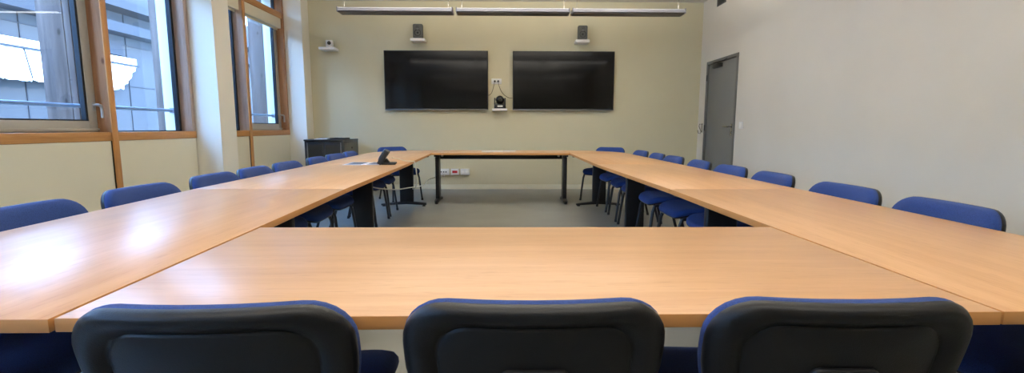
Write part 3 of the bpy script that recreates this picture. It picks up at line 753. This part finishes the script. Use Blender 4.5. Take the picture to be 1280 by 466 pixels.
# ------------------------------------------------------------------ on the tables
def sheet(x, y, rz, label, w_=0.21, d_=0.297, pr=True, grp=None, z=0.7403):
    b = MB(); b.box(-w_/2, w_/2, -d_/2, d_/2, 0, 0.0012)
    o = b.build('paper_sheet', 'paper', sm=False); o.location = (x, y, z); o.rotation_euler = (0, 0, rz); tag(o, label, 'paper', grp)
    if pr:
        bb = MB(); bb.box(-w_/2+0.018, w_/2-0.018, -d_/2+0.02, d_/2-0.025, 0.0012, 0.0016); bb.build('printed_area', 'paper_print', o, sm=False)
    return o
gp = 'printed sheets on the left side table'
sheet(-1.47, 4.74, 0.03, 'printed white sheet on the window side table, farther from the phone', 0.185, 0.36, grp=gp)
sheet(-1.27, 4.76, 0.03, 'printed white sheet on the window side table, touching the phone foot', 0.185, 0.36, grp=gp)
sheet(-0.20, 7.22, 0.05, 'loose white paper on the far table under the left TV edge', 0.297, 0.21, False, 'loose papers on the far table')
sheet(0.02, 7.26, -0.08, 'loose white paper on the far table between the TVs', 0.297, 0.21, False, 'loose papers on the far table', z=0.7416)
b = MB(); b.box(-0.075, 0.075, -0.012, 0.012, 0, 0.018, 0.005)
o = b.build('remote_control', 'white_plastic', ang=30); o.location = (-0.10, 7.05, TT); o.rotation_euler = (0, 0, 0.1); tag(o, 'slim white remote lying on the far table in front of the papers', 'remote')
bb = MB()
for k in range(5): bb.box(-0.05+k*0.022, -0.038+k*0.022, -0.006, 0.006, 0.018, 0.0195)
bb.build('buttons', 'alu_frame', o, sm=False)

# desk phone seen from its back: slanted slab on a foot
t = empty('desk_phone', 'black desk phone standing slanted beside the papers, white cable behind', 'phone', (-1.15, 4.66, TT), math.radians(8))
ma = Matrix.Translation((-0.035, 0, 0.070)) @ Matrix.Rotation(math.radians(32), 4, 'Y')
b = MB(); b.obox((0.042, 0.19, 0.150), ma, 0.006, 2); b.build('body', 'matte_black', t, ang=40)
b = MB(); b.box(-0.055, 0.085, -0.08, 0.08, 0.0, 0.018, 0.006, 3); b.build('stand', 'matte_black', t, ang=40)
b = MB(); b.prism([(-0.045, 0.012), (0.03, 0.012), (-0.005, 0.06)], -0.03, 0.03, 0.003, mtx=Matrix(((1, 0, 0, 0), (0, 0, -1, 0), (0, 1, 0, 0), (0, 0, 0, 1)))); b.build('stand_arm', 'plastic_black', t, ang=40)
b = MB(); b.tube([Vector(ma @ Vector((-0.022, 0.065, -0.06))), Vector(ma @ Vector((-0.030, 0.065, -0.03))), Vector(ma @ Vector((-0.030, 0.065, 0.04))), Vector(ma @ Vector((-0.022, 0.065, 0.068)))], [0.014, 0.011, 0.011, 0.014], 12); b.build('handset', 'plastic_black', t, ang=50)
b = MB(); b.obox((0.004, 0.10, 0.045), ma @ Matrix.Translation((-0.022, -0.03, 0.035)), 0.001); b.build('display', 'screen', t)
b = MB(); b.obox((0.004, 0.05, 0.03), ma @ Matrix.Translation((0.0225, -0.03, 0.02)), 0.001); o = b.build('rear_label', 'rack_rail', t)
b = MB(); b.obox((0.004, 0.03, 0.02), ma @ Matrix.Translation((0.0225, 0.04, -0.02)), 0.001); b.build('port', 'hole_black', t)
cable([(-1.115, 4.72, 0.80), (-1.09, 4.78, 0.79), (-1.03, 4.90, 0.757), (-0.985, 4.99, 0.746), (-0.955, 5.02, 0.738), (-0.945, 5.04, 0.69), (-0.94, 5.06, 0.58), (-0.955, 5.12, 0.50), (-0.985, 5.20, 0.44), (-1.03, 5.28, 0.415)], 0.006, 'cable_white', 'white cable from the desk phone hanging over the table edge')
cable([(-1.33, 4.60, 0.60), (-1.34, 4.78, 0.50), (-1.20, 5.12, 0.43), (-1.12, 5.5, 0.40), (-1.04, 6.1, 0.36), (-1.10, 6.75, 0.35), (-1.06, 7.4, 0.33), (-1.02, 8.0, 0.28), (-1.10, 8.36, 0.30), (-1.12, 8.398, 0.31)], 0.006, 'cable_white', 'white cable drooping under the tables to the low wall socket')
